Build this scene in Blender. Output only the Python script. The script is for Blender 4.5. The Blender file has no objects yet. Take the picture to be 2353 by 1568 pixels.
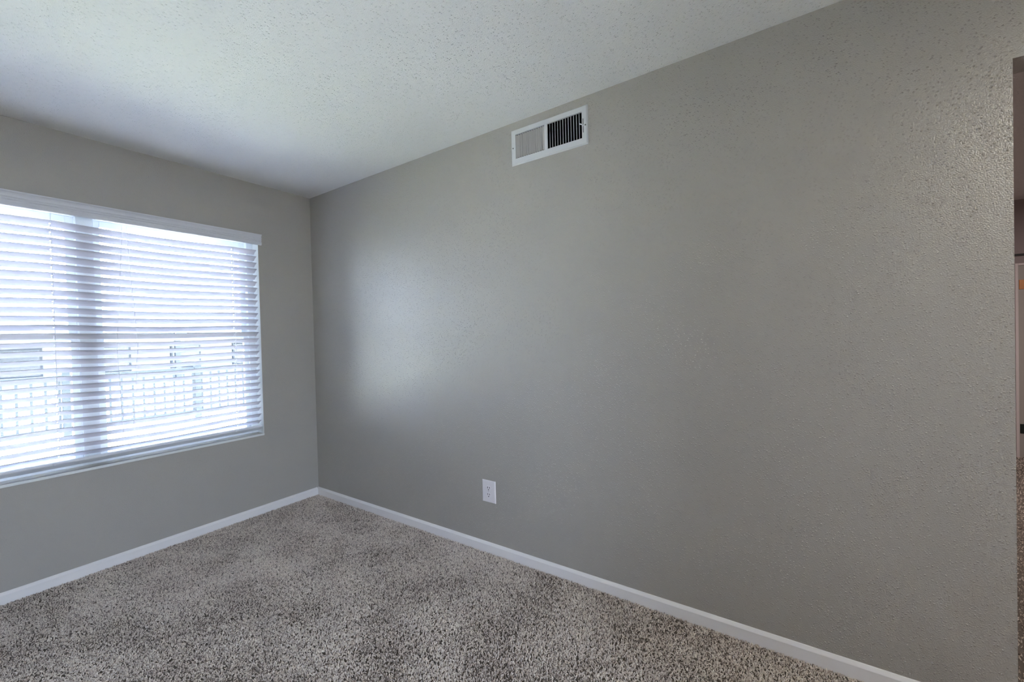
import bpy, bmesh, math, random
from mathutils import Vector, Matrix, noise

S = bpy.context.scene
C = S.collection
random.seed(7)

# ------------------------------------------------------------------ camera
cam_d = bpy.data.cameras.new('camera')
cam = bpy.data.objects.new('camera', cam_d)
C.objects.link(cam)
cam_d.sensor_width = 36.0
cam_d.lens = 948.03 / 2353 * 36.0
cam_d.clip_start = 0.02
cam_d.clip_end = 500
r = Vector((0.55865382, -0.82902323, -0.02502779))
u = Vector((0.02497676, -0.0133463, 0.99959894))
f = Vector((0.82902477, 0.55905488, -0.01325035))
cam.matrix_world = Matrix(((r.x, u.x, -f.x, -1.91608), (r.y, u.y, -f.y, -3.26860), (r.z, u.z, -f.z, 1.26988), (0, 0, 0, 1)))
S.camera = cam

# ------------------------------------------------------------------ sky, sun, added fill lamps, exposure
SKY, SUN, ROOM_FILL, HALL_FILL = 9.8, 72.0, 5.6, 11.0
w = bpy.data.worlds.new('overcast_sky')
S.world = w
w.use_nodes = True
nt = w.node_tree
nt.nodes.clear()
out = nt.nodes.new('ShaderNodeOutputWorld')
bg = nt.nodes.new('ShaderNodeBackground')
tc = nt.nodes.new('ShaderNodeTexCoord')
sep = nt.nodes.new('ShaderNodeSeparateXYZ')
rmp = nt.nodes.new('ShaderNodeValToRGB')
rmp.color_ramp.elements[0].position = 0.0
rmp.color_ramp.elements[0].color = (0.68, 0.78, 1.0, 1)
rmp.color_ramp.elements[1].position = 0.8
rmp.color_ramp.elements[1].color = (0.42, 0.57, 1.0, 1)
nt.links.new(tc.outputs['Generated'], sep.inputs[0])
nt.links.new(sep.outputs['Z'], rmp.inputs[0])
nt.links.new(rmp.outputs[0], bg.inputs[0])
bg.inputs[1].default_value = SKY
nt.links.new(bg.outputs[0], out.inputs[0])

sd = bpy.data.lights.new('sun', 'SUN')
sd.energy = SUN
sd.angle = math.radians(2)
sd.color = (1.0, 0.97, 0.92)
sun = bpy.data.objects.new('sun', sd)
sun.rotation_euler = (0, math.radians(42), 0)   # from the right, parallel to both glazed walls: no sun enters the room
sun.location = (0, -4, 12)
C.objects.link(sun)


def area(name, loc, size, energy, color, shape='DISK'):
    d = bpy.data.lights.new(name, 'AREA')
    d.shape = shape
    d.size = size
    d.energy = energy
    d.color = color
    o = bpy.data.objects.new(name, d)
    o.location = loc
    C.objects.link(o)
    return o


def portal(name, loc, sx, sy, rx):
    # sampling guide in a glazed opening: gives no light of its own
    o = area(name, loc, sx, 0.0, (1, 1, 1), 'RECTANGLE')
    o.data.size_y = sy
    o.data.cycles.is_portal = True
    o.rotation_euler = (rx, 0, 0)
    return o


portal('window_portal', (-1.311, 0.158, 1.32), 1.78, 1.44, math.radians(-90))
portal('fill_door_portal', (-2.20, -5.06, 1.03), 0.90, 2.0, math.radians(90))

S.view_settings.view_transform = 'Standard'
S.view_settings.look = 'None'
S.view_settings.exposure = 1.6
S.view_settings.gamma = 1.0
S.view_settings.use_curve_mapping = False
cy = S.cycles
cy.use_denoising = True
cy.max_bounces = 12
cy.diffuse_bounces = 6
cy.use_light_tree = False
cy.adaptive_threshold = 0.04
cy.adaptive_min_samples = 16
cy.glossy_bounces = 4
cy.transparent_max_bounces = 12
cy.sample_clamp_indirect = 8.0


# ------------------------------------------------------------------ materials
def mat(name, col, rough=0.6, spec=0.5, metal=0.0):
    m = bpy.data.materials.new(name)
    m.use_nodes = True
    b = m.node_tree.nodes['Principled BSDF']
    b.inputs['Base Color'].default_value = (*col, 1)
    b.inputs['Roughness'].default_value = rough
    b.inputs['Specular IOR Level'].default_value = spec
    b.inputs['Metallic'].default_value = metal
    return m


def N(m, t, **kw):
    n = m.node_tree.nodes.new(t)
    for k, v in kw.items():
        if k in n.inputs:
            n.inputs[k].default_value = v
        else:
            setattr(n, k, v)
    return n


def L(m, a, b):
    m.node_tree.links.new(a, b)


def textured_paint(name, col, rough, spec, blob_scale, blob_amt, fine_amt, dist, sheen_var=0.0, strength=1.0, lo=0.05, hi=0.36, cover=0.45):
    """Sprayed drywall texture: scattered round splatters over a faint orange peel."""
    m = mat(name, col, rough, spec)
    b = m.node_tree.nodes['Principled BSDF']
    geo = N(m, 'ShaderNodeNewGeometry')
    v = N(m, 'ShaderNodeTexVoronoi', Scale=blob_scale, Randomness=1.0)
    L(m, geo.outputs['Position'], v.inputs['Vector'])
    mr = N(m, 'ShaderNodeMapRange', interpolation_type='SMOOTHSTEP')
    mr.inputs['From Min'].default_value = lo
    mr.inputs['From Max'].default_value = hi
    mr.inputs['To Min'].default_value = 1
    mr.inputs['To Max'].default_value = 0
    L(m, v.outputs['Distance'], mr.inputs['Value'])
    sc = N(m, 'ShaderNodeSeparateColor')
    L(m, v.outputs['Color'], sc.inputs[0])
    keep = N(m, 'ShaderNodeMapRange')
    keep.inputs['From Min'].default_value = 1 - cover
    keep.inputs['From Max'].default_value = 1.0
    L(m, sc.outputs[0], keep.inputs['Value'])
    mul = N(m, 'ShaderNodeMath', operation='MULTIPLY')
    L(m, mr.outputs[0], mul.inputs[0])
    L(m, keep.outputs[0], mul.inputs[1])
    mul2 = N(m, 'ShaderNodeMath', operation='MULTIPLY')
    mul2.inputs[1].default_value = blob_amt
    L(m, mul.outputs[0], mul2.inputs[0])
    fn = N(m, 'ShaderNodeTexNoise', Scale=blob_scale * 2.2, Detail=0.0, Roughness=0.6)
    L(m, geo.outputs['Position'], fn.inputs['Vector'])
    fm = N(m, 'ShaderNodeMath', operation='MULTIPLY')
    fm.inputs[1].default_value = fine_amt
    L(m, fn.outputs['Fac'], fm.inputs[0])
    ad = N(m, 'ShaderNodeMath', operation='ADD')
    L(m, mul2.outputs[0], ad.inputs[0])
    L(m, fm.outputs[0], ad.inputs[1])
    bp = N(m, 'ShaderNodeBump')
    bp.inputs['Strength'].default_value = strength
    bp.inputs['Distance'].default_value = dist
    L(m, ad.outputs[0], bp.inputs['Height'])
    L(m, bp.outputs[0], b.inputs['Normal'])
    return m


M_wall = textured_paint('greige_wall_paint', (0.425, 0.400, 0.360), 0.32, 1.0, 120, 1.0, 0.60, 0.0017, lo=0.0, hi=0.45, cover=0.85)
M_wwall = textured_paint('greige_window_wall_paint', (0.425, 0.400, 0.360), 0.5, 0.35, 115, 0.6, 0.4, 0.0018, lo=0.0, hi=0.42, cover=0.5)
M_ceil = textured_paint('white_ceiling_texture', (0.90, 0.89, 0.86), 0.75, 0.25, 115, 1.0, 0.35, 0.0042, cover=0.65)
M_hall = mat('hall_wall_paint', (0.36, 0.31, 0.31), 0.6, 0.3)
M_hallceil = M_ceil
M_trim = mat('white_trim_paint', (0.90, 0.87, 0.86), 0.35, 0.5)
M_plate = mat('white_plastic_plate', (0.84, 0.80, 0.82), 0.3, 0.5)
M_dark = mat('slot_shade_black', (0.004, 0.004, 0.004), 0.7, 0.2)  # black that stands in for the shade inside slots and holes
M_duct = mat('duct_shade_black', (0.006, 0.006, 0.006), 0.8, 0.1)  # black that stands in for the shade inside the duct
M_metalw = mat('white_enamelled_steel', (0.74, 0.74, 0.74), 0.38, 0.5)
M_fin = mat('grey_beige_fin', (0.60, 0.58, 0.55), 0.45, 0.4)
M_screw = mat('screw_steel', (0.35, 0.34, 0.32), 0.35, 0.5, 0.8)
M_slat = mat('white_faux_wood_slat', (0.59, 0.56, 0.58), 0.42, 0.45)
M_rail = mat('white_blind_rail', (0.80, 0.81, 0.85), 0.4, 0.45)
M_val = mat('white_valance', (0.72, 0.72, 0.745), 0.35, 0.5)
M_cord = mat('white_cord', (0.9, 0.9, 0.92), 0.7, 0.2)
M_vinyl = mat('white_vinyl_frame', (0.80, 0.83, 0.84), 0.35, 0.5)
M_reveal = mat('white_reveal_paint', (0.80, 0.82, 0.81), 0.5, 0.4)
M_base = mat('carpet_backing', (0.16, 0.14, 0.12), 0.95, 0.1)
M_brass = mat('aged_brass', (0.42, 0.20, 0.09), 0.4, 0.5, 0.7)
M_bronze = mat('dark_bronze', (0.03, 0.04, 0.035), 0.5, 0.4, 0.5)
M_door = mat('white_door_paint', (0.72, 0.66, 0.65), 0.4, 0.4)
M_jamb = mat('hall_jamb_paint', (0.42, 0.40, 0.37), 0.5, 0.3)
M_line = mat('dark_rail', (0.03, 0.03, 0.03), 0.5, 0.3)

# glass: clear thin pane, mirror reflection by Fresnel
M_glass = bpy.data.materials.new('thin_window_glass')
M_glass.use_nodes = True
_t = M_glass.node_tree
_t.nodes.clear()
_o = _t.nodes.new('ShaderNodeOutputMaterial')
_mx = _t.nodes.new('ShaderNodeMixShader')
_tr = _t.nodes.new('ShaderNodeBsdfTransparent')
_tr.inputs[0].default_value = (0.93, 0.96, 0.95, 1)
_gl = _t.nodes.new('ShaderNodeBsdfGlossy')
_gl.inputs['Roughness'].default_value = 0.01
_fr = _t.nodes.new('ShaderNodeFresnel')
_fr.inputs[0].default_value = 1.45
_t.links.new(_fr.outputs[0], _mx.inputs[0])
_t.links.new(_tr.outputs[0], _mx.inputs[1])
_t.links.new(_gl.outputs[0], _mx.inputs[2])
_t.links.new(_mx.outputs[0], _o.inputs[0])

# carpet tuft: colour per tuft
M_tuft = mat('carpet_pile', (0.3, 0.28, 0.26), 0.95, 0.1)
_b = M_tuft.node_tree.nodes['Principled BSDF']
_at = N(M_tuft, 'ShaderNodeAttribute', attribute_type='INSTANCER', attribute_name='tint')
_cr = N(M_tuft, 'ShaderNodeValToRGB')
_cr.color_ramp.elements[0].position = 0.0
_cr.color_ramp.elements[0].color = (0.22, 0.18, 0.155, 1)
_cr.color_ramp.elements[1].position = 1.0
_cr.color_ramp.elements[1].color = (0.95, 0.875, 0.80, 1)
for p_, c_ in ((0.3, (0.63, 0.54, 0.48)), (0.7, (0.84, 0.745, 0.665))):
    e = _cr.color_ramp.elements.new(p_)
    e.color = (*c_, 1)
L(M_tuft, _at.outputs['Fac'], _cr.inputs[0])
L(M_tuft, _cr.outputs[0], _b.inputs['Base Color'])


# ------------------------------------------------------------------ helpers
def link(name, bm, m, parent=None, smooth=False):
    bmesh.ops.recalc_face_normals(bm, faces=bm.faces[:])
    me = bpy.data.meshes.new(name)
    bm.to_mesh(me)
    bm.free()
    if smooth:
        for p in me.polygons:
            p.use_smooth = True
    me.materials.append(m)
    o = bpy.data.objects.new(name, me)
    C.objects.link(o)
    o.parent = parent
    return o


def box(bm, x0, x1, y0, y1, z0, z1, bevel=0.0, seg=2):
    t = bmesh.new()
    vs = [t.verts.new((x, y, z)) for x in (x0, x1) for y in (y0, y1) for z in (z0, z1)]
    for q in ((0, 1, 3, 2), (4, 6, 7, 5), (0, 4, 5, 1), (2, 3, 7, 6), (0, 2, 6, 4), (1, 5, 7, 3)):
        t.faces.new([vs[i] for i in q])
    if bevel:
        bmesh.ops.bevel(t, geom=t.edges[:] + t.verts[:], offset=bevel, segments=seg, affect='EDGES', profile=0.6)
    me = bpy.data.meshes.new('tmp')
    t.to_mesh(me)
    t.free()
    bm.from_mesh(me)
    bpy.data.meshes.remove(me)
    return bm


def prism_x(bm, prof, x0, x1):
    """(y,z) profile swept along x."""
    a = [bm.verts.new((x0, y, z)) for y, z in prof]
    b = [bm.verts.new((x1, y, z)) for y, z in prof]
    n = len(prof)
    for i in range(n):
        bm.faces.new((a[i], a[(i + 1) % n], b[(i + 1) % n], b[i]))
    bm.faces.new(a)
    bm.faces.new(b[::-1])
    return bm


def prism_y(bm, prof, y0, y1):
    """(x,z) profile swept along y."""
    a = [bm.verts.new((x, y0, z)) for x, z in prof]
    b = [bm.verts.new((x, y1, z)) for x, z in prof]
    n = len(prof)
    for i in range(n):
        bm.faces.new((a[i], a[(i + 1) % n], b[(i + 1) % n], b[i]))
    bm.faces.new(a)
    bm.faces.new(b[::-1])
    return bm


def tube(bm, pts, rad, n=6):
    pts = [Vector(p) for p in pts]
    rings = []
    for i, p in enumerate(pts):
        d = (pts[min(i + 1, len(pts) - 1)] - pts[max(i - 1, 0)]).normalized()
        a = d.cross(Vector((0.3, 1, 0.1))).normalized()
        b = d.cross(a)
        rings.append([bm.verts.new(p + rad * (math.cos(t) * a + math.sin(t) * b)) for t in [2 * math.pi * k / n for k in range(n)]])
    for i in range(len(rings) - 1):
        for k in range(n):
            bm.faces.new((rings[i][k], rings[i][(k + 1) % n], rings[i + 1][(k + 1) % n], rings[i + 1][k]))
    bm.faces.new(rings[0][::-1])
    bm.faces.new(rings[-1])
    return bm


def cyl(bm, c, axis, rad, h, n=16, dome=0.0):
    """Short cylinder, base centre c, along axis."""
    axis = Vector(axis).normalized()
    a = axis.orthogonal().normalized()
    b = axis.cross(a)
    c = Vector(c)
    prof = [(rad, 0), (rad, h * (1 - dome) if dome else h)]
    if dome:
        prof += [(rad * 0.75, h * 0.92), (rad * 0.4, h)]
    rings = [[bm.verts.new(c + axis * hh + rr * (math.cos(t) * a + math.sin(t) * b)) for t in [2 * math.pi * k / n for k in range(n)]] for rr, hh in prof]
    for i in range(len(rings) - 1):
        for k in range(n):
            bm.faces.new((rings[i][k], rings[i][(k + 1) % n], rings[i + 1][(k + 1) % n], rings[i + 1][k]))
    bm.faces.new(rings[0][::-1])
    bm.faces.new(rings[-1])
    return bm


def thing(name, label, cat, loc, group=None):
    o = bpy.data.objects.new(name, None)
    o.empty_display_size = 0.05
    o.location = loc
    C.objects.link(o)
    o['label'] = label
    o['category'] = cat
    if group:
        o['group'] = group
    return o


def adopt(o, root):
    """Parent a part built in world coordinates to the thing without moving it."""
    o.data.transform(Matrix.Translation(-root.location)) if o.data.users == 1 else None
    o.parent = root
    return o


def part(name, bm, m, root, smooth=False):
    bmesh.ops.translate(bm, verts=bm.verts[:], vec=-root.location)
    return link(name, bm, m, root, smooth)


def struct(name, bm, m, label=None):
    o = link(name, bm, m)
    o['kind'] = 'structure'
    if label:
        o['label'] = label
    return o


# ------------------------------------------------------------------ room shell
H = 2.44
WL, BK = -3.05, -4.95            # left wall, back wall
HX, HY0, HY1 = 4.04, -6.4, -3.2  # neighbouring room seen through the opening
T = 0.12
FZ = -0.010                      # carpet backing level
WX0, WX1, WZ0, WZ1 = -2.21, -0.412, 0.573, 2.050
OY0, OY1, OZ = -4.78, -3.842, 2.076

bm = bmesh.new()
box(bm, WL - T, HX + T, HY0 - T, 0.16, FZ - 0.12, FZ)
struct('floor', bm, M_base, 'floor under the grey-brown carpet')

bm = bmesh.new()
box(bm, WL - T, HX + T, HY0 - T, 0.16, H, H + 0.25)
struct('ceiling', bm, M_ceil, 'white sprayed-texture ceiling')


def wall_grid(bm, axis, lo, hi, u0, u1, z0, z1, hole=None):
    """Wall slab with an optional rectangular hole (u0,u1,z0,z1), all faces shared."""
    if hole is None:
        hole = (u1, u1, z1, z1)
    us = sorted({u0, u1, hole[0], hole[1]})
    zs = sorted({z0, z1, hole[2], hole[3]})
    for i in range(len(us) - 1):
        for k in range(len(zs) - 1):
            if us[i] >= hole[0] - 1e-6 and us[i + 1] <= hole[1] + 1e-6 and zs[k] >= hole[2] - 1e-6 and zs[k + 1] <= hole[3] + 1e-6:
                continue
            if axis == 'y':
                box(bm, us[i], us[i + 1], lo, hi, zs[k], zs[k + 1])
            else:
                box(bm, lo, hi, us[i], us[i + 1], zs[k], zs[k + 1])
    bmesh.ops.remove_doubles(bm, verts=bm.verts[:], dist=1e-5)
    seen = {}
    for fc in bm.faces[:]:
        key = tuple(sorted(v.index for v in fc.verts))
        seen.setdefault(key, []).append(fc)
    bm.verts.index_update()
    seen = {}
    for fc in bm.faces[:]:
        key = tuple(sorted(v.index for v in fc.verts))
        seen.setdefault(key, []).append(fc)
    for fs in seen.values():
        if len(fs) > 1:
            bmesh.ops.delete(bm, geom=fs, context='FACES_ONLY')


bm = bmesh.new()
wall_grid(bm, 'y', 0.0, 0.16, WL - T, T, FZ, H, (WX0, WX1, WZ0, WZ1))
struct('wall_front', bm, M_wwall, 'greige wall with the window')
bm = bmesh.new()
wall_grid(bm, 'x', 0.0, T, HY0, 0.0, FZ, H, (OY0, OY1, FZ, OZ))
struct('wall_right', bm, M_wall, 'long greige textured wall with the air vent and outlet')
bm = bmesh.new()
box(bm, WL - T, WL, BK - T, 0.0, FZ, H)
struct('wall_left', bm, M_wwall)
bm = bmesh.new()
wall_grid(bm, 'y', BK - T, BK, WL, 0.0, FZ, H, (-2.65, -1.75, FZ, 2.05))
struct('wall_back', bm, M_wwall)
# neighbouring room
bm = bmesh.new()
box(bm, HX, HX + T, HY0 - T, HY1 + T, FZ, H)
struct('wall_far', bm, M_hall, 'mauve-grey far wall beyond the opening')
bm = bmesh.new()
box(bm, T, HX, HY1, HY1 + T, FZ, H)
struct('wall_far_left', bm, M_hall)
bm = bmesh.new()
box(bm, 0, HX, HY0 - T, HY0, FZ, H)
struct('wall_far_right', bm, M_hall)

# ------------------------------------------------------------------ baseboards
BT, BH = 0.013, 0.054


def base_prof():
    return [(0, FZ), (BT, FZ), (BT, 0.041), (BT - 0.0015, 0.0435), (0.004, 0.0525), (0.0, BH)]


bm = bmesh.new()
prism_y(bm, [(-a, z) for a, z in base_prof()], OY1, 0.0)
struct('baseboard_right', bm, M_trim, 'white baseboard along the long wall')
bm = bmesh.new()
prism_x(bm, [(-a, z) for a, z in base_prof()], WL, -BT)
struct('baseboard_front', bm, M_trim, 'white baseboard under the window wall')
bm = bmesh.new()
prism_y(bm, [(WL + a, z) for a, z in base_prof()], BK, -BT)
struct('baseboard_left', bm, M_trim)
bm = bmesh.new()
prism_x(bm, [(BK + a, z) for a, z in base_prof()], WL + BT, 0.0)
struct('baseboard_back', bm, M_trim)

# ------------------------------------------------------------------ window
win = bpy.data.objects.new('window_1', None)
C.objects.link(win)
win.location = (-1.31, 0.12, WZ0)
win['kind'] = 'structure'
win['label'] = 'twin single-hung white vinyl window behind the blind'
FY0, FY1 = 0.085, 0.150
MX = -1.31
# outer frame + centre mullion (one welded vinyl unit)
bm = bmesh.new()
FW = 0.045
box(bm, WX0, WX0 + FW, FY0, FY1, WZ0 + 0.014, WZ1 - 0.0, 0.003)
box(bm, WX1 - FW, WX1, FY0, FY1, WZ0 + 0.014, WZ1, 0.003)
box(bm, WX0 + FW, WX1 - FW, FY0, FY1, WZ0 + 0.014, WZ0 + 0.032, 0.003)
box(bm, WX0 + FW, WX1 - FW, FY0, FY1, WZ1 - 0.04, WZ1, 0.003)
part('window_frame', bm, M_vinyl, win)
bm = bmesh.new()
box(bm, MX - 0.036, MX + 0.036, FY0 - 0.01, FY1, WZ0 + 0.032, WZ1 - 0.04, 0.003)
part('mullion', bm, M_vinyl, win)
RZ = 1.315
for a0, a1 in ((WX0 + FW, MX - 0.036), (MX + 0.036, WX1 - FW)):
    for lo, hi, y0, y1, st in ((RZ - 0.02, WZ1 - 0.04, 0.120, 0.142, 0.035), (WZ0 + 0.032, RZ + 0.022, 0.092, 0.116, 0.032)):
        bm = bmesh.new()
        box(bm, a0, a0 + st, y0, y1, lo, hi, 0.002)
        box(bm, a1 - st, a1, y0, y1, lo, hi, 0.002)
        box(bm, a0 + st, a1 - st, y0, y1, lo, lo + st, 0.002)
        box(bm, a0 + st, a1 - st, y0, y1, hi - st, hi, 0.002)
        sash = part('sash', bm, M_vinyl, win)
        bm = bmesh.new()
        ym = (y0 + y1) / 2
        box(bm, a0 + st, a1 - st, ym - 0.0015, ym + 0.0015, lo + st, hi - st)
        bmesh.ops.translate(bm, verts=bm.verts[:], vec=-win.location)
        link('window_pane', bm, M_glass, sash)
        if y0 < 0.1:
            bm = bmesh.new()
            box(bm, (a0 + a1) / 2 - 0.03, (a0 + a1) / 2 + 0.03, y0 + 0.002, y0 + 0.02, hi, hi + 0.012, 0.003)
            bmesh.ops.translate(bm, verts=bm.verts[:], vec=-win.location)
            link('sash_lock', bm, M_vinyl, sash)
# reveal lining: painted returns left, right, top
for nm, a in (('trim_1', (WX1 - 0.002, WX1, -0.001, FY0, WZ0 + 0.014, WZ1)), ('trim_2', (WX0, WX0 + 0.002, -0.001, FY0, WZ0 + 0.014, WZ1)), ('trim_3', (WX0, WX1, 0.0, FY0, WZ1 - 0.002, WZ1))):
    bm = bmesh.new()
    box(bm, *a)
    struct(nm, bm, M_reveal, 'white painted window return')
bm = bmesh.new()
box(bm, WX0, WX1, 0.0, FY1, WZ0, WZ0 + 0.014)
struct('trim_4', bm, M_wwall, 'greige painted window sill')
bm = bmesh.new()
box(bm, WX0, WX1, -0.007, 0.0, WZ0, WZ0 + 0.0145, 0.002)
struct('trim_6', bm, M_reveal, 'thin white nosing along the front edge of the sill')

# glazed door added in the unseen back wall to let in fill daylight
gd = bpy.data.objects.new('fill_door_2', None)
C.objects.link(gd)
gd.location = (-1.7, BK - 0.06, FZ)
gd['kind'] = 'structure'
gd['label'] = 'added glazed door behind the camera, for fill daylight'
bm = bmesh.new()
box(bm, -2.65, -2.60, BK - 0.10, BK - 0.02, FZ, 2.05, 0.003)
box(bm, -1.80, -1.75, BK - 0.10, BK - 0.02, FZ, 2.05, 0.003)
box(bm, -2.60, -1.80, BK - 0.10, BK - 0.02, 2.0, 2.05, 0.003)
box(bm, -2.60, -1.80, BK - 0.10, BK - 0.02, FZ, 0.03, 0.003)
part('fill_door_frame', bm, M_vinyl, gd)
for a0, a1, yy in ((-2.60, -1.80, BK - 0.065),):
    bm = bmesh.new()
    box(bm, a0, a0 + 0.06, yy - 0.015, yy + 0.015, 0.03, 2.0, 0.002)
    box(bm, a1 - 0.06, a1, yy - 0.015, yy + 0.015, 0.03, 2.0, 0.002)
    box(bm, a0 + 0.06, a1 - 0.06, yy - 0.015, yy + 0.015, 0.03, 0.11, 0.002)
    box(bm, a0 + 0.06, a1 - 0.06, yy - 0.015, yy + 0.015, 1.93, 2.0, 0.002)
    dp_ = part('fill_door_panel', bm, M_vinyl, gd)
    bm = bmesh.new()
    box(bm, a0 + 0.06, a1 - 0.06, yy - 0.002, yy + 0.002, 0.11, 1.93)
    bmesh.ops.translate(bm, verts=bm.verts[:], vec=-gd.location)
    link('fill_door_pane', bm, M_glass, dp_)

# ------------------------------------------------------------------ horizontal blind
blind = thing('window_blind', 'wide white horizontal slat blind hanging inside the window recess', 'window blind', (-1.31, 0.03, WZ0 + 0.03))
BX0, BX1 = WX0 + 0.008, WX1 - 0.008
LAD = [-0.575, -1.449, -2.06]
PITCH = 0.0468
TOPZ = 1.952
NS = 28
TILT = math.radians(33)
SW = 0.050


def sag(x):
    b = [BX1] + LAD + [BX0]
    for i in range(len(b) - 1):
        if b[i + 1] <= x <= b[i]:
            t = (x - b[i + 1]) / (b[i] - b[i + 1])
            amp = (0.0, 0.010, 0.005, 0.0)[i]
            return -amp * math.sin(math.pi * t) ** 1.3 if 0 < t < 1 else 0
    return 0


def slat_mesh(seed):
    rnd = random.Random(seed)
    am = rnd.uniform(0.7, 1.2)
    tw = rnd.uniform(-0.02, 0.02)
    bm = bmesh.new()
    rows = []
    dirv = Vector((0, math.cos(TILT), -math.sin(TILT)))
    nrm = Vector((0, math.sin(TILT), math.cos(TILT)))
    cs = [(-0.5, 0.0), (-0.22, 0.0017), (-0.02, 0.0022), (0.16, 0.0019), (0.5, 0.0)]
    th = 0.0028
    xs = sorted([BX0 + (BX1 - BX0) * i / 40 for i in range(41)] + [x + d for x in LAD for d in (-0.003, 0.003)])
    for x in xs:
        off = Vector((x + 1.31, 0, sag(x) * am + tw * 0.02 * (x + 1.31)))
        ring = [off + dirv * (c * SW) + nrm * h for c, h in cs] + [off + dirv * (c * SW) + nrm * (h - th) for c, h in cs[::-1]]
        rows.append([bm.verts.new(v) for v in ring])
    n = len(rows[0])
    for i in range(len(xs) - 1):
        hole = any(xs[i] > x - 0.0031 and xs[i + 1] < x + 0.0031 for x in LAD)
        for k in range(n):
            if hole and k in (2, 6):      # route slot: opening through the slat for the lift cord
                continue
            bm.faces.new((rows[i][k], rows[i][(k + 1) % n], rows[i + 1][(k + 1) % n], rows[i + 1][k]))
        if hole:
            for ka, kb in ((2, 7), (3, 6)):
                bm.faces.new((rows[i][ka], rows[i + 1][ka], rows[i + 1][kb], rows[i][kb]))
            for r_ in (rows[i], rows[i + 1]):
                bm.faces.new((r_[2], r_[3], r_[6], r_[7]))
    bm.faces.new(rows[0])
    bm.faces.new(rows[-1][::-1])
    bmesh.ops.recalc_face_normals(bm, faces=bm.faces[:])
    me = bpy.data.meshes.new('slat')
    bm.to_mesh(me)
    bm.free()
    me.materials.append(M_slat)
    return me


meshes = [slat_mesh(s) for s in range(4)]
YS = 0.033
slat_z = [TOPZ - SW / 2 * math.sin(TILT) - PITCH * i for i in range(NS)]
for i, z in enumerate(slat_z):
    o = bpy.data.objects.new('slat', meshes[i % 4])
    o.parent = blind
    o.location = (0, YS - blind.location.y, z - blind.location.z)
    C.objects.link(o)
RB = slat_z[-1] - PITCH * 0.98
# bottom rail: thicker bar, tilted like the slats
bm = bmesh.new()
c, s_ = math.cos(TILT), math.sin(TILT)
prof = []
for a, b_ in ((-0.026, -0.006), (-0.026, 0.006), (-0.022, 0.009), (0.022, 0.009), (0.026, 0.006), (0.026, -0.006), (0.022, -0.009), (-0.022, -0.009)):
    prof.append((YS + a * c + b_ * s_, RB - a * s_ + b_ * c))
prism_x(bm, prof, BX0, BX1)
part('bottom_rail', bm, M_rail, blind)
for x in LAD:
    bm = bmesh.new()
    cyl(bm, (x - 0.02, YS - 0.020, RB + 0.010), (0, -1, 0.25), 0.008, 0.007, 12, 0.4)
    part('rail_plug', bm, M_rail, blind)
# headrail and valance
bm = bmesh.new()
box(bm, BX0, BX1, 0.008, 0.062, WZ1 - 0.048, WZ1 - 0.003, 0.003)
part('headrail', bm, M_rail, blind)
VZ0, VZ1 = 1.988, 2.066
vp = [(-0.006, VZ0), (-0.015, VZ0), (-0.019, VZ0 + 0.004), (-0.019, VZ0 + 0.020), (-0.0155, VZ0 + 0.026), (-0.0155, VZ0 + 0.0300),
      (-0.0185, VZ0 + 0.033), (-0.0185, VZ0 + 0.0365), (-0.0155, VZ0 + 0.039), (-0.0155, VZ0 + 0.0425), (-0.0185, VZ0 + 0.045), (-0.019, VZ0 + 0.050), (-0.0165, VZ0 + 0.058),
      (-0.019, VZ0 + 0.066), (-0.024, VZ0 + 0.072), (-0.024, VZ1), (-0.006, VZ1)]
bm = bmesh.new()
prism_x(bm, vp, WX0 - 0.02, WX1 + 0.018)
part('valance', bm, M_val, blind)
bm = bmesh.new()
prism_x(bm, [(-0.001, VZ0 + 0.002), (-0.006, VZ0 + 0.002), (-0.006, VZ1 - 0.002), (-0.001, VZ1 - 0.002)], WX1 + 0.010, WX1 + 0.018)
part('valance_return', bm, M_val, blind)
# ladder cords: front and back verticals at each ladder, rung under each slat
for x in LAD:
    bm = bmesh.new()
    for dy in (-0.0225, 0.0225):
        tube(bm, [(x, YS + dy, WZ1 - 0.045), (x, YS + dy, RB + (0.012 if dy < 0 else -0.006))], 0.0006, 5)
    for z in slat_z:
        tube(bm, [(x, YS - 0.0225, z + 0.0105), (x, YS + 0.0225, z - 0.0175)], 0.0007, 4)
    part('ladder_cord', bm, M_cord, blind)
    bm = bmesh.new()
    tube(bm, [(x + 0.004, YS, WZ1 - 0.045), (x + 0.004, YS, RB)], 0.0011, 5)
    part('lift_cord', bm, M_cord, blind)
# two pull cords hanging in front of the slats
for a, b_, c_ in ((-1.164, -1.206, -1.19), (-1.146, -1.112, -1.149)):
    bm = bmesh.new()
    tube(bm, [(a, 0.004, 1.985), (a * 0.7 + b_ * 0.3, 0.003, 1.75), (a * 0.35 + b_ * 0.65, 0.003, 1.5), (b_, 0.003, 1.27), (c_, 0.003, 0.73)], 0.0007, 6)
    part('pull_cord', bm, M_cord, blind)

# ------------------------------------------------------------------ air vent register on the long wall
VY0, VY1, VZa, VZb = -2.460, -2.008, 2.203, 2.396
vent = thing('air_vent', 'white rectangular supply air register high on the long wall near the ceiling', 'air vent', (0, (VY0 + VY1) / 2, VZa))
oy0, oy1, oz0, oz1 = -2.430, -2.038, 2.236, 2.366
bm = bmesh.new()
# stamped frame: flat flange with sloped outer lip
t_out, t_in = 0.0025, 0.009


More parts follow.
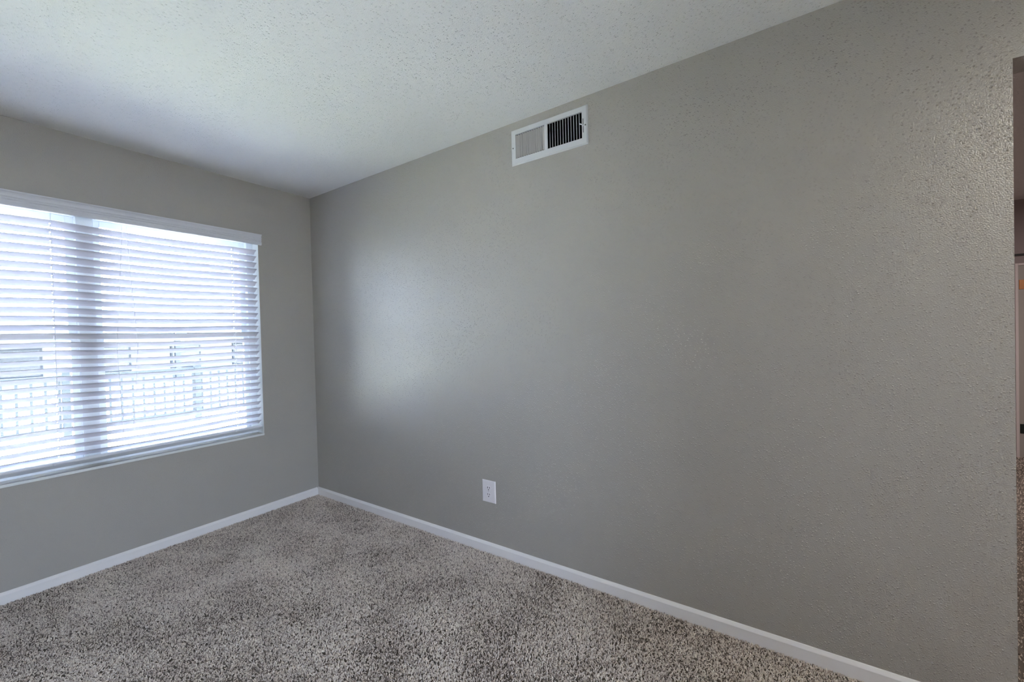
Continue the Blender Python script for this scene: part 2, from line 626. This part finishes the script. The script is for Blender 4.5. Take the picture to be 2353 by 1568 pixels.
def ring(bm, outer, inner):
    (x0, a0, b0, c0, d0), (x1, a1, b1, c1, d1) = outer, inner
    A = [bm.verts.new(v) for v in ((x0, a0, c0), (x0, b0, c0), (x0, b0, d0), (x0, a0, d0))]
    B = [bm.verts.new(v) for v in ((x1, a1, c1), (x1, b1, c1), (x1, b1, d1), (x1, a1, d1))]
    for i in range(4):
        bm.faces.new((A[i], A[(i + 1) % 4], B[(i + 1) % 4], B[i]))


ring(bm, (0, VY0, VY1, VZa, VZb), (-t_out, VY0, VY1, VZa, VZb))
ring(bm, (-t_out, VY0, VY1, VZa, VZb), (-t_in, VY0 + 0.006, VY1 - 0.006, VZa + 0.006, VZb - 0.006))
ring(bm, (-t_in, VY0 + 0.006, VY1 - 0.006, VZa + 0.006, VZb - 0.006), (-t_in, oy0, oy1, oz0, oz1))
ring(bm, (-t_in, oy0, oy1, oz0, oz1), (-0.0005, oy0, oy1, oz0, oz1))
ring(bm, (-0.0005, oy0, oy1, oz0, oz1), (0, VY0, VY1, VZa, VZb))
bmesh.ops.remove_doubles(bm, verts=bm.verts[:], dist=1e-6)
part('frame', bm, M_metalw, vent)
bm = bmesh.new()
box(bm, -0.0009, -0.0004, oy0 + 0.0005, oy1 - 0.0005, oz0 + 0.0005, oz1 - 0.0005)
part('duct_shade_panel', bm, M_duct, vent)  # flat black panel painted as the duct's inner shade
ymid = -2.226
bm = bmesh.new()
box(bm, -0.0095, -0.001, ymid - 0.0085, ymid + 0.0075, oz0, oz1, 0.0012)
part('centre_bar', bm, M_metalw, vent)


def fin(y, ang, w_, th, m):
    bm = bmesh.new()
    box(bm, -w_ / 2, w_ / 2, -th / 2, th / 2, 0.003, oz1 - oz0 - 0.004)
    o = link('fin', bm, m, vent)
    o.location = (-0.0050, y - vent.location.y, oz0 - vent.location.z)
    o.rotation_euler = (0, 0, ang)
    return o


nf = 13
pl = (oy1 - (ymid + 0.0075)) / nf
for i in range(nf):
    fin(oy1 - pl * (i + 0.5), math.radians(-54), 0.0119 if i != 2 else 0.0102, 0.0009, M_fin)
pr = ((ymid - 0.0085) - oy0) / nf
for i in range(nf - 1):
    fin(ymid - 0.0085 - pr * (i + 1), math.radians(37), 0.0082, 0.0010, M_metalw)
# damper slot, lever and screws
bm = bmesh.new()
box(bm, -0.0098, -0.0090, -2.4385, -2.4360, 2.262, 2.330)
part('lever_slot_shade', bm, M_dark, vent)  # black strip in place of the shade in the lever slot
bm = bmesh.new()
box(bm, -0.020, -0.0088, -2.4395, -2.4350, 2.293, 2.299, 0.001)
tube(bm, [(-0.019, -2.437, 2.296), (-0.022, -2.429, 2.300), (-0.0225, -2.424, 2.302)], 0.0025, 8)
part('damper_lever', bm, M_metalw, vent)
for y, z in ((-2.022, 2.296), (-2.449, 2.296)):
    bm = bmesh.new()
    cyl(bm, (-0.0088, y, z), (-1, 0, 0), 0.0040, 0.0018, 14, 0.4)
    sc_ = part('screw', bm, M_screw, vent, True)
    bm = bmesh.new()
    box(bm, -0.0110, -0.0105, y - 0.0032, y + 0.0032, z - 0.0006, z + 0.0006)
    bmesh.ops.translate(bm, verts=bm.verts[:], vec=-vent.location)
    link('screw_slot_shade', bm, M_dark, sc_)  # black strip in place of the shade in the screw head

# ------------------------------------------------------------------ wall outlet
out_ = thing('wall_outlet', 'white duplex power outlet plate low on the long wall', 'outlet', (0, -1.789, 0.357))
oc = -1.789
bm = bmesh.new()
x_f = -0.0065
w2, h2 = 0.0475, 0.0645
for (xa, wa, ha), (xb, wb, hb) in (((0, w2, h2), (-0.003, w2, h2)), ((-0.003, w2, h2), (-0.0052, w2 - 0.0014, h2 - 0.0014)), ((-0.0052, w2 - 0.0014, h2 - 0.0014), (x_f, w2 - 0.004, h2 - 0.004))):
    ring(bm, (xa, oc - wa, oc + wa, 0.357 - ha, 0.357 + ha), (xb, oc - wb, oc + wb, 0.357 - hb, 0.357 + hb))
bm.faces.new([bm.verts.new(v) for v in ((x_f, oc - w2 + 0.004, 0.357 - h2 + 0.004), (x_f, oc + w2 - 0.004, 0.357 - h2 + 0.004), (x_f, oc + w2 - 0.004, 0.357 + h2 - 0.004), (x_f, oc - w2 + 0.004, 0.357 + h2 - 0.004))])
bm.faces.new([bm.verts.new(v) for v in ((0, oc - w2, 0.357 - h2), (0, oc + w2, 0.357 - h2), (0, oc + w2, 0.357 + h2), (0, oc - w2, 0.357 + h2))])
bmesh.ops.remove_doubles(bm, verts=bm.verts[:], dist=1e-6)
part('cover_plate', bm, M_plate, out_)
for zc in (0.357 + 0.0195, 0.357 - 0.0195):
    bm = bmesh.new()
    prof = []
    for k in range(28):
        t = 2 * math.pi * k / 28
        yy, zz = 0.0172 * math.cos(t), 0.0172 * math.sin(t)
        zz = max(-0.0135, min(0.0135, zz))
        prof.append((yy, zz))
    a = [bm.verts.new((x_f + 0.0002, oc + y, zc + z)) for y, z in prof]
    b = [bm.verts.new((x_f - 0.0006, oc + y * 0.98, zc + z * 0.98)) for y, z in prof]
    for k in range(28):
        bm.faces.new((a[k], a[(k + 1) % 28], b[(k + 1) % 28], b[k]))
    bm.faces.new(b)
    bm.faces.new(a[::-1])
    rc = part('receptacle', bm, M_plate, out_)
    for dy, hh in ((0.0066, 0.0052), (-0.0066, 0.0044)):
        bm = bmesh.new()
        box(bm, x_f - 0.0008, x_f - 0.0004, oc + dy - 0.0017, oc + dy + 0.0017, zc + 0.0040 - hh, zc + 0.0040 + hh)
        bmesh.ops.translate(bm, verts=bm.verts[:], vec=-out_.location)
        link('slot', bm, M_dark, rc)  # black box on the face, painted as the shade in the slot
    bm = bmesh.new()
    cyl(bm, (x_f - 0.0004, oc, zc - 0.0092), (-1, 0, 0), 0.0032, 0.0004, 12)
    bmesh.ops.translate(bm, verts=bm.verts[:], vec=-out_.location)
    link('ground_hole_shade', bm, M_dark, rc)  # black disc on the face, painted as the shade in the hole
bm = bmesh.new()
cyl(bm, (x_f, oc, 0.357), (-1, 0, 0), 0.0024, 0.0008, 12, 0.4)
part('screw', bm, M_screw, out_, True)

# ------------------------------------------------------------------ door in the far wall, seen through the opening
door = bpy.data.objects.new('door_1', None)
C.objects.link(door)
door.location = (HX, -5.50, FZ)
door['kind'] = 'structure'
door['label'] = 'white door with brass hinges seen through the opening'
DZ = 1.833
bm = bmesh.new()
box(bm, HX - 0.030, HX, -5.065, -5.045, FZ, DZ + 0.0, 0.002)
box(bm, HX - 0.030, HX, -5.955, -5.935, FZ, DZ + 0.0, 0.002)
box(bm, HX - 0.030, HX, -5.935, -5.065, DZ - 0.02, DZ + 0.0, 0.002)
part('casing', bm, M_door, door)
bm = bmesh.new()
box(bm, HX - 0.018, HX, -5.112, -5.065, FZ, DZ - 0.02)
box(bm, HX - 0.018, HX, -5.935, -5.890, FZ, DZ - 0.02)
part('jamb', bm, M_jamb, door)
bm = bmesh.new()
box(bm, HX - 0.032, HX - 0.001, -5.888, -5.114, FZ + 0.014, DZ - 0.024, 0.002)
leaf = part('door_leaf', bm, M_door, door)
for k, (z, m) in enumerate(((1.632, M_brass), (0.263, M_bronze))):
    bm = bmesh.new()
    box(bm, HX - 0.022, HX - 0.017, -5.112, -5.072, z - 0.045, z + 0.045, 0.002)
    cyl(bm, (HX - 0.026, -5.113, z - 0.045), (0, 0, 1), 0.006, 0.09, 10)
    part('hinge', bm, m, door)
bm = bmesh.new()
box(bm, HX - 0.012, HX, -6.30, -4.20, 1.905, 1.925, 0.002)
o = struct('trim_5', bm, M_line, 'thin dark rail above the far door')

# ------------------------------------------------------------------ ceiling lamps added out of view as fill, this room and the next
M_shade = mat('fill_lamp_glass', (0.9, 0.88, 0.84), 0.5, 0.4)


def dome_fill_lamp(label, x, y, rad, energy, color):
    root = thing('fill_ceiling_lamp', label, 'ceiling lamp', (x, y, H))
    bm = bmesh.new()
    cyl(bm, (x, y, H), (0, 0, -1), rad + 0.012, 0.02, 40)
    part('fill_lamp_base', bm, M_trim, root)
    bm = bmesh.new()
    rings = []
    for k in range(7):
        a = math.pi / 2 * k / 6
        rr, hh = rad * math.cos(a * 0.98) + 0.001, 0.02 + 0.05 * math.sin(a)
        rings.append([bm.verts.new((x + rr * math.cos(t), y + rr * math.sin(t), H - hh)) for t in [2 * math.pi * q / 40 for q in range(40)]])
    for i in range(6):
        for q in range(40):
            bm.faces.new((rings[i][q], rings[i][(q + 1) % 40], rings[i + 1][(q + 1) % 40], rings[i + 1][q]))
    bm.faces.new(rings[-1])
    part('fill_lamp_shade', bm, M_shade, root, True)
    l = area('fill_lamp_light', (0, 0, -0.078), rad * 2, energy, color)
    l.parent = root
    return root


dome_fill_lamp('added fill lamp, round frosted dome behind the camera near the back wall', -1.3, -4.62, 0.20, ROOM_FILL, (1.0, 0.93, 0.82))
dome_fill_lamp('added fill lamp, round frosted dome in the neighbouring room', 2.0, -5.3, 0.20, HALL_FILL, (1.0, 0.86, 0.82))

# ------------------------------------------------------------------ outside, seen through the slats
M_ground = mat('pale_concrete', (0.43, 0.42, 0.395), 0.9, 0.1)
M_lawn = mat('pale_lawn', (0.34, 0.35, 0.22), 0.95, 0.1)
M_stucco = mat('pale_stucco', (0.16, 0.16, 0.165), 0.9, 0.1)
M_roof = mat('grey_shingle', (0.09, 0.10, 0.11), 0.9, 0.1)
M_fence = mat('grey_fence_paint', (0.028, 0.032, 0.036), 0.7, 0.2)
M_pane = mat('dark_far_glass', (0.02, 0.025, 0.03), 0.2, 0.5)
bm = bmesh.new()
box(bm, -40, 40, -40, 70, -0.42, -0.30)
struct('ground', bm, M_ground, 'sunlit pale ground outside the window')
bm = bmesh.new()
box(bm, -30, 30, 3.2, 6.6, -0.30, -0.27)
struct('lawn', bm, M_lawn, 'strip of lawn outside the window')

fence = thing('railing_fence', 'grey picket railing outside across the lawn, seen between the slats', 'fence', (0, 7.2, -0.30))
me_p = None
for i in range(60):
    x = -6.0 + i * 0.16
    if me_p is None:
        bm = bmesh.new()
        box(bm, -0.016, 0.016, -0.016, 0.016, 0.08, 1.02)
        o = link('picket', bm, M_fence, fence)
        me_p = o.data
    else:
        o = bpy.data.objects.new('picket', me_p)
        o.parent = fence
        C.objects.link(o)
    o.location = (x, 0, 0)
me_q = None
for i in range(6):
    x = -6.08 + i * 1.92
    if me_q is None:
        bm = bmesh.new()
        box(bm, -0.05, 0.05, -0.05, 0.05, 0, 1.2, 0.006)
        o = link('post', bm, M_fence, fence)
        me_q = o.data
    else:
        o = bpy.data.objects.new('post', me_q)
        o.parent = fence
        C.objects.link(o)
    o.location = (x, 0, 0)
for z in (0.12, 1.02):
    bm = bmesh.new()
    box(bm, -6.08, 3.52, 7.175, 7.225, z - 0.30, z - 0.25)
    part('rail', bm, M_fence, fence)

bld = thing('apartment_building', 'pale stucco building across the lot with dark windows, seen between the slats', 'building', (2, 20, -0.30))
bm = bmesh.new()
box(bm, -9, 12, 20, 28, -0.30, 1.9)
part('wall', bm, M_stucco, bld)
bm = bmesh.new()
prism_x(bm, [(19.3, 1.9), (24.0, 2.9), (28.7, 1.9)], -9.6, 12.6)
part('roof', bm, M_roof, bld)
for i in range(8):
    x = -7.6 + i * 2.5
    bm = bmesh.new()
    box(bm, x, x + 1.15, 19.93, 20.0, 0.15, 1.25)
    wf = part('window', bm, M_fence, bld)
    bm = bmesh.new()
    box(bm, x + 0.07, x + 1.08, 19.92, 19.935, 0.22, 1.18)
    bmesh.ops.translate(bm, verts=bm.verts[:], vec=-bld.location)
    link('pane', bm, M_pane, wf)
for i in range(7):
    x = -7.0 + i * 2.9
    bm = bmesh.new()
    box(bm, x, x + 0.18, 18.3, 18.48, -0.30, 1.95)
    part('porch_post', bm, M_fence, bld)
bm = bmesh.new()
box(bm, -9, 12, 18.2, 20, 1.75, 1.90)
part('porch_roof', bm, M_roof, bld)

# ------------------------------------------------------------------ carpet pile
def carpet(name, x0, x1, y0, y1, density, label, seed):
    bm = bmesh.new()
    nx, ny = 40, 60
    g = [[bm.verts.new((x0 + (x1 - x0) * i / nx, y0 + (y1 - y0) * j / ny, FZ + 0.0005)) for j in range(ny + 1)] for i in range(nx + 1)]
    for i in range(nx):
        for j in range(ny):
            bm.faces.new((g[i][j], g[i + 1][j], g[i + 1][j + 1], g[i][j + 1]))
    o = link(name, bm, M_base)
    o['kind'] = 'stuff'
    o['label'] = label
    o['category'] = 'carpet'
    ng = bpy.data.node_groups.new(name, 'GeometryNodeTree')
    ng.interface.new_socket('Geometry', in_out='INPUT', socket_type='NodeSocketGeometry')
    ng.interface.new_socket('Geometry', in_out='OUTPUT', socket_type='NodeSocketGeometry')
    n, l = ng.nodes, ng.links
    gi, go = n.new('NodeGroupInput'), n.new('NodeGroupOutput')
    dp = n.new('GeometryNodeDistributePointsOnFaces')
    dp.distribute_method = 'RANDOM'
    dp.inputs['Density'].default_value = density
    dp.inputs['Seed'].default_value = seed
    l.new(gi.outputs[0], dp.inputs['Mesh'])
    co = n.new('GeometryNodeMeshCone')
    co.inputs['Vertices'].default_value = 5
    co.inputs['Side Segments'].default_value = 1
    co.inputs['Radius Top'].default_value = 0.0014
    co.inputs['Radius Bottom'].default_value = 0.0019
    co.inputs['Depth'].default_value = 0.0088
    sm = n.new('GeometryNodeSetMaterial')
    sm.inputs['Material'].default_value = M_tuft
    l.new(co.outputs['Mesh'], sm.inputs['Geometry'])
    iop = n.new('GeometryNodeInstanceOnPoints')
    l.new(dp.outputs['Points'], iop.inputs['Points'])
    l.new(sm.outputs[0], iop.inputs['Instance'])
    # lean direction: brushed patches + random scatter
    pos = n.new('GeometryNodeInputPosition')
    nz = n.new('ShaderNodeTexNoise')
    nz.inputs['Scale'].default_value = 2.0
    nz.inputs['Detail'].default_value = 3.0
    l.new(pos.outputs[0], nz.inputs['Vector'])
    sub = n.new('ShaderNodeVectorMath')
    sub.operation = 'SUBTRACT'
    sub.inputs[1].default_value = (0.5, 0.5, 0.5)
    l.new(nz.outputs['Color'], sub.inputs[0])
    scv = n.new('ShaderNodeVectorMath')
    scv.operation = 'MULTIPLY'
    scv.inputs[1].default_value = (3.4, 3.4, 0.0)
    l.new(sub.outputs[0], scv.inputs[0])
    rv = n.new('FunctionNodeRandomValue')
    rv.data_type = 'FLOAT_VECTOR'
    rv.inputs['Min'].default_value = (-0.6, -0.6, 0)
    rv.inputs['Max'].default_value = (0.6, 0.6, 6.28)
    rv.inputs['Seed'].default_value = seed + 1
    addv = n.new('ShaderNodeVectorMath')
    addv.operation = 'ADD'
    l.new(scv.outputs[0], addv.inputs[0])
    l.new(rv.outputs['Value'], addv.inputs[1])
    l.new(addv.outputs[0], iop.inputs['Rotation'])
    rs = n.new('FunctionNodeRandomValue')
    rs.data_type = 'FLOAT_VECTOR'
    rs.inputs['Min'].default_value = (0.75, 0.75, 0.7)
    rs.inputs['Max'].default_value = (1.3, 1.3, 1.15)
    rs.inputs['Seed'].default_value = seed + 2
    l.new(rs.outputs['Value'], iop.inputs['Scale'])
    rt = n.new('FunctionNodeRandomValue')
    rt.data_type = 'FLOAT'
    rt.inputs['Seed'].default_value = seed + 3
    # light and dark of brushed pile painted into the tint, over the per-tuft fleck
    nz2 = n.new('ShaderNodeTexNoise')
    nz2.inputs['Scale'].default_value = 3.4
    nz2.inputs['Detail'].default_value = 3.0
    l.new(pos.outputs[0], nz2.inputs['Vector'])
    mrg = n.new('ShaderNodeMapRange')
    mrg.inputs['From Min'].default_value = 0.35
    mrg.inputs['From Max'].default_value = 0.65
    mrg.inputs['To Min'].default_value = -0.16
    mrg.inputs['To Max'].default_value = 0.16
    l.new(nz2.outputs['Fac'], mrg.inputs['Value'])
    adt = n.new('ShaderNodeMath')
    adt.operation = 'ADD'
    l.new([q for q in rt.outputs if q.type == 'VALUE' and q.enabled][0], adt.inputs[0])
    l.new(mrg.outputs[0], adt.inputs[1])
    st = n.new('GeometryNodeStoreNamedAttribute')
    st.data_type = 'FLOAT'
    st.domain = 'INSTANCE'
    st.inputs['Name'].default_value = 'tint'
    l.new(iop.outputs[0], st.inputs['Geometry'])
    l.new(adt.outputs[0], [q for q in st.inputs if q.name == 'Value' and q.enabled][0])
    jn = n.new('GeometryNodeJoinGeometry')
    l.new(gi.outputs[0], jn.inputs[0])
    l.new(st.outputs[0], jn.inputs[0])
    l.new(jn.outputs[0], go.inputs[0])
    md = o.modifiers.new('pile', 'NODES')
    md.node_group = ng
    return o


carpet('carpet', WL + BT + 0.002, -BT - 0.0005, BK + BT + 0.002, -BT - 0.0005, 42000, 'grey-brown flecked cut-pile carpet covering the whole room floor', 3)
carpet('carpet', 0.005, HX - 0.035, -5.9, -3.9, 6000, 'reddish-brown strip of carpet beyond the opening at the right edge', 11)
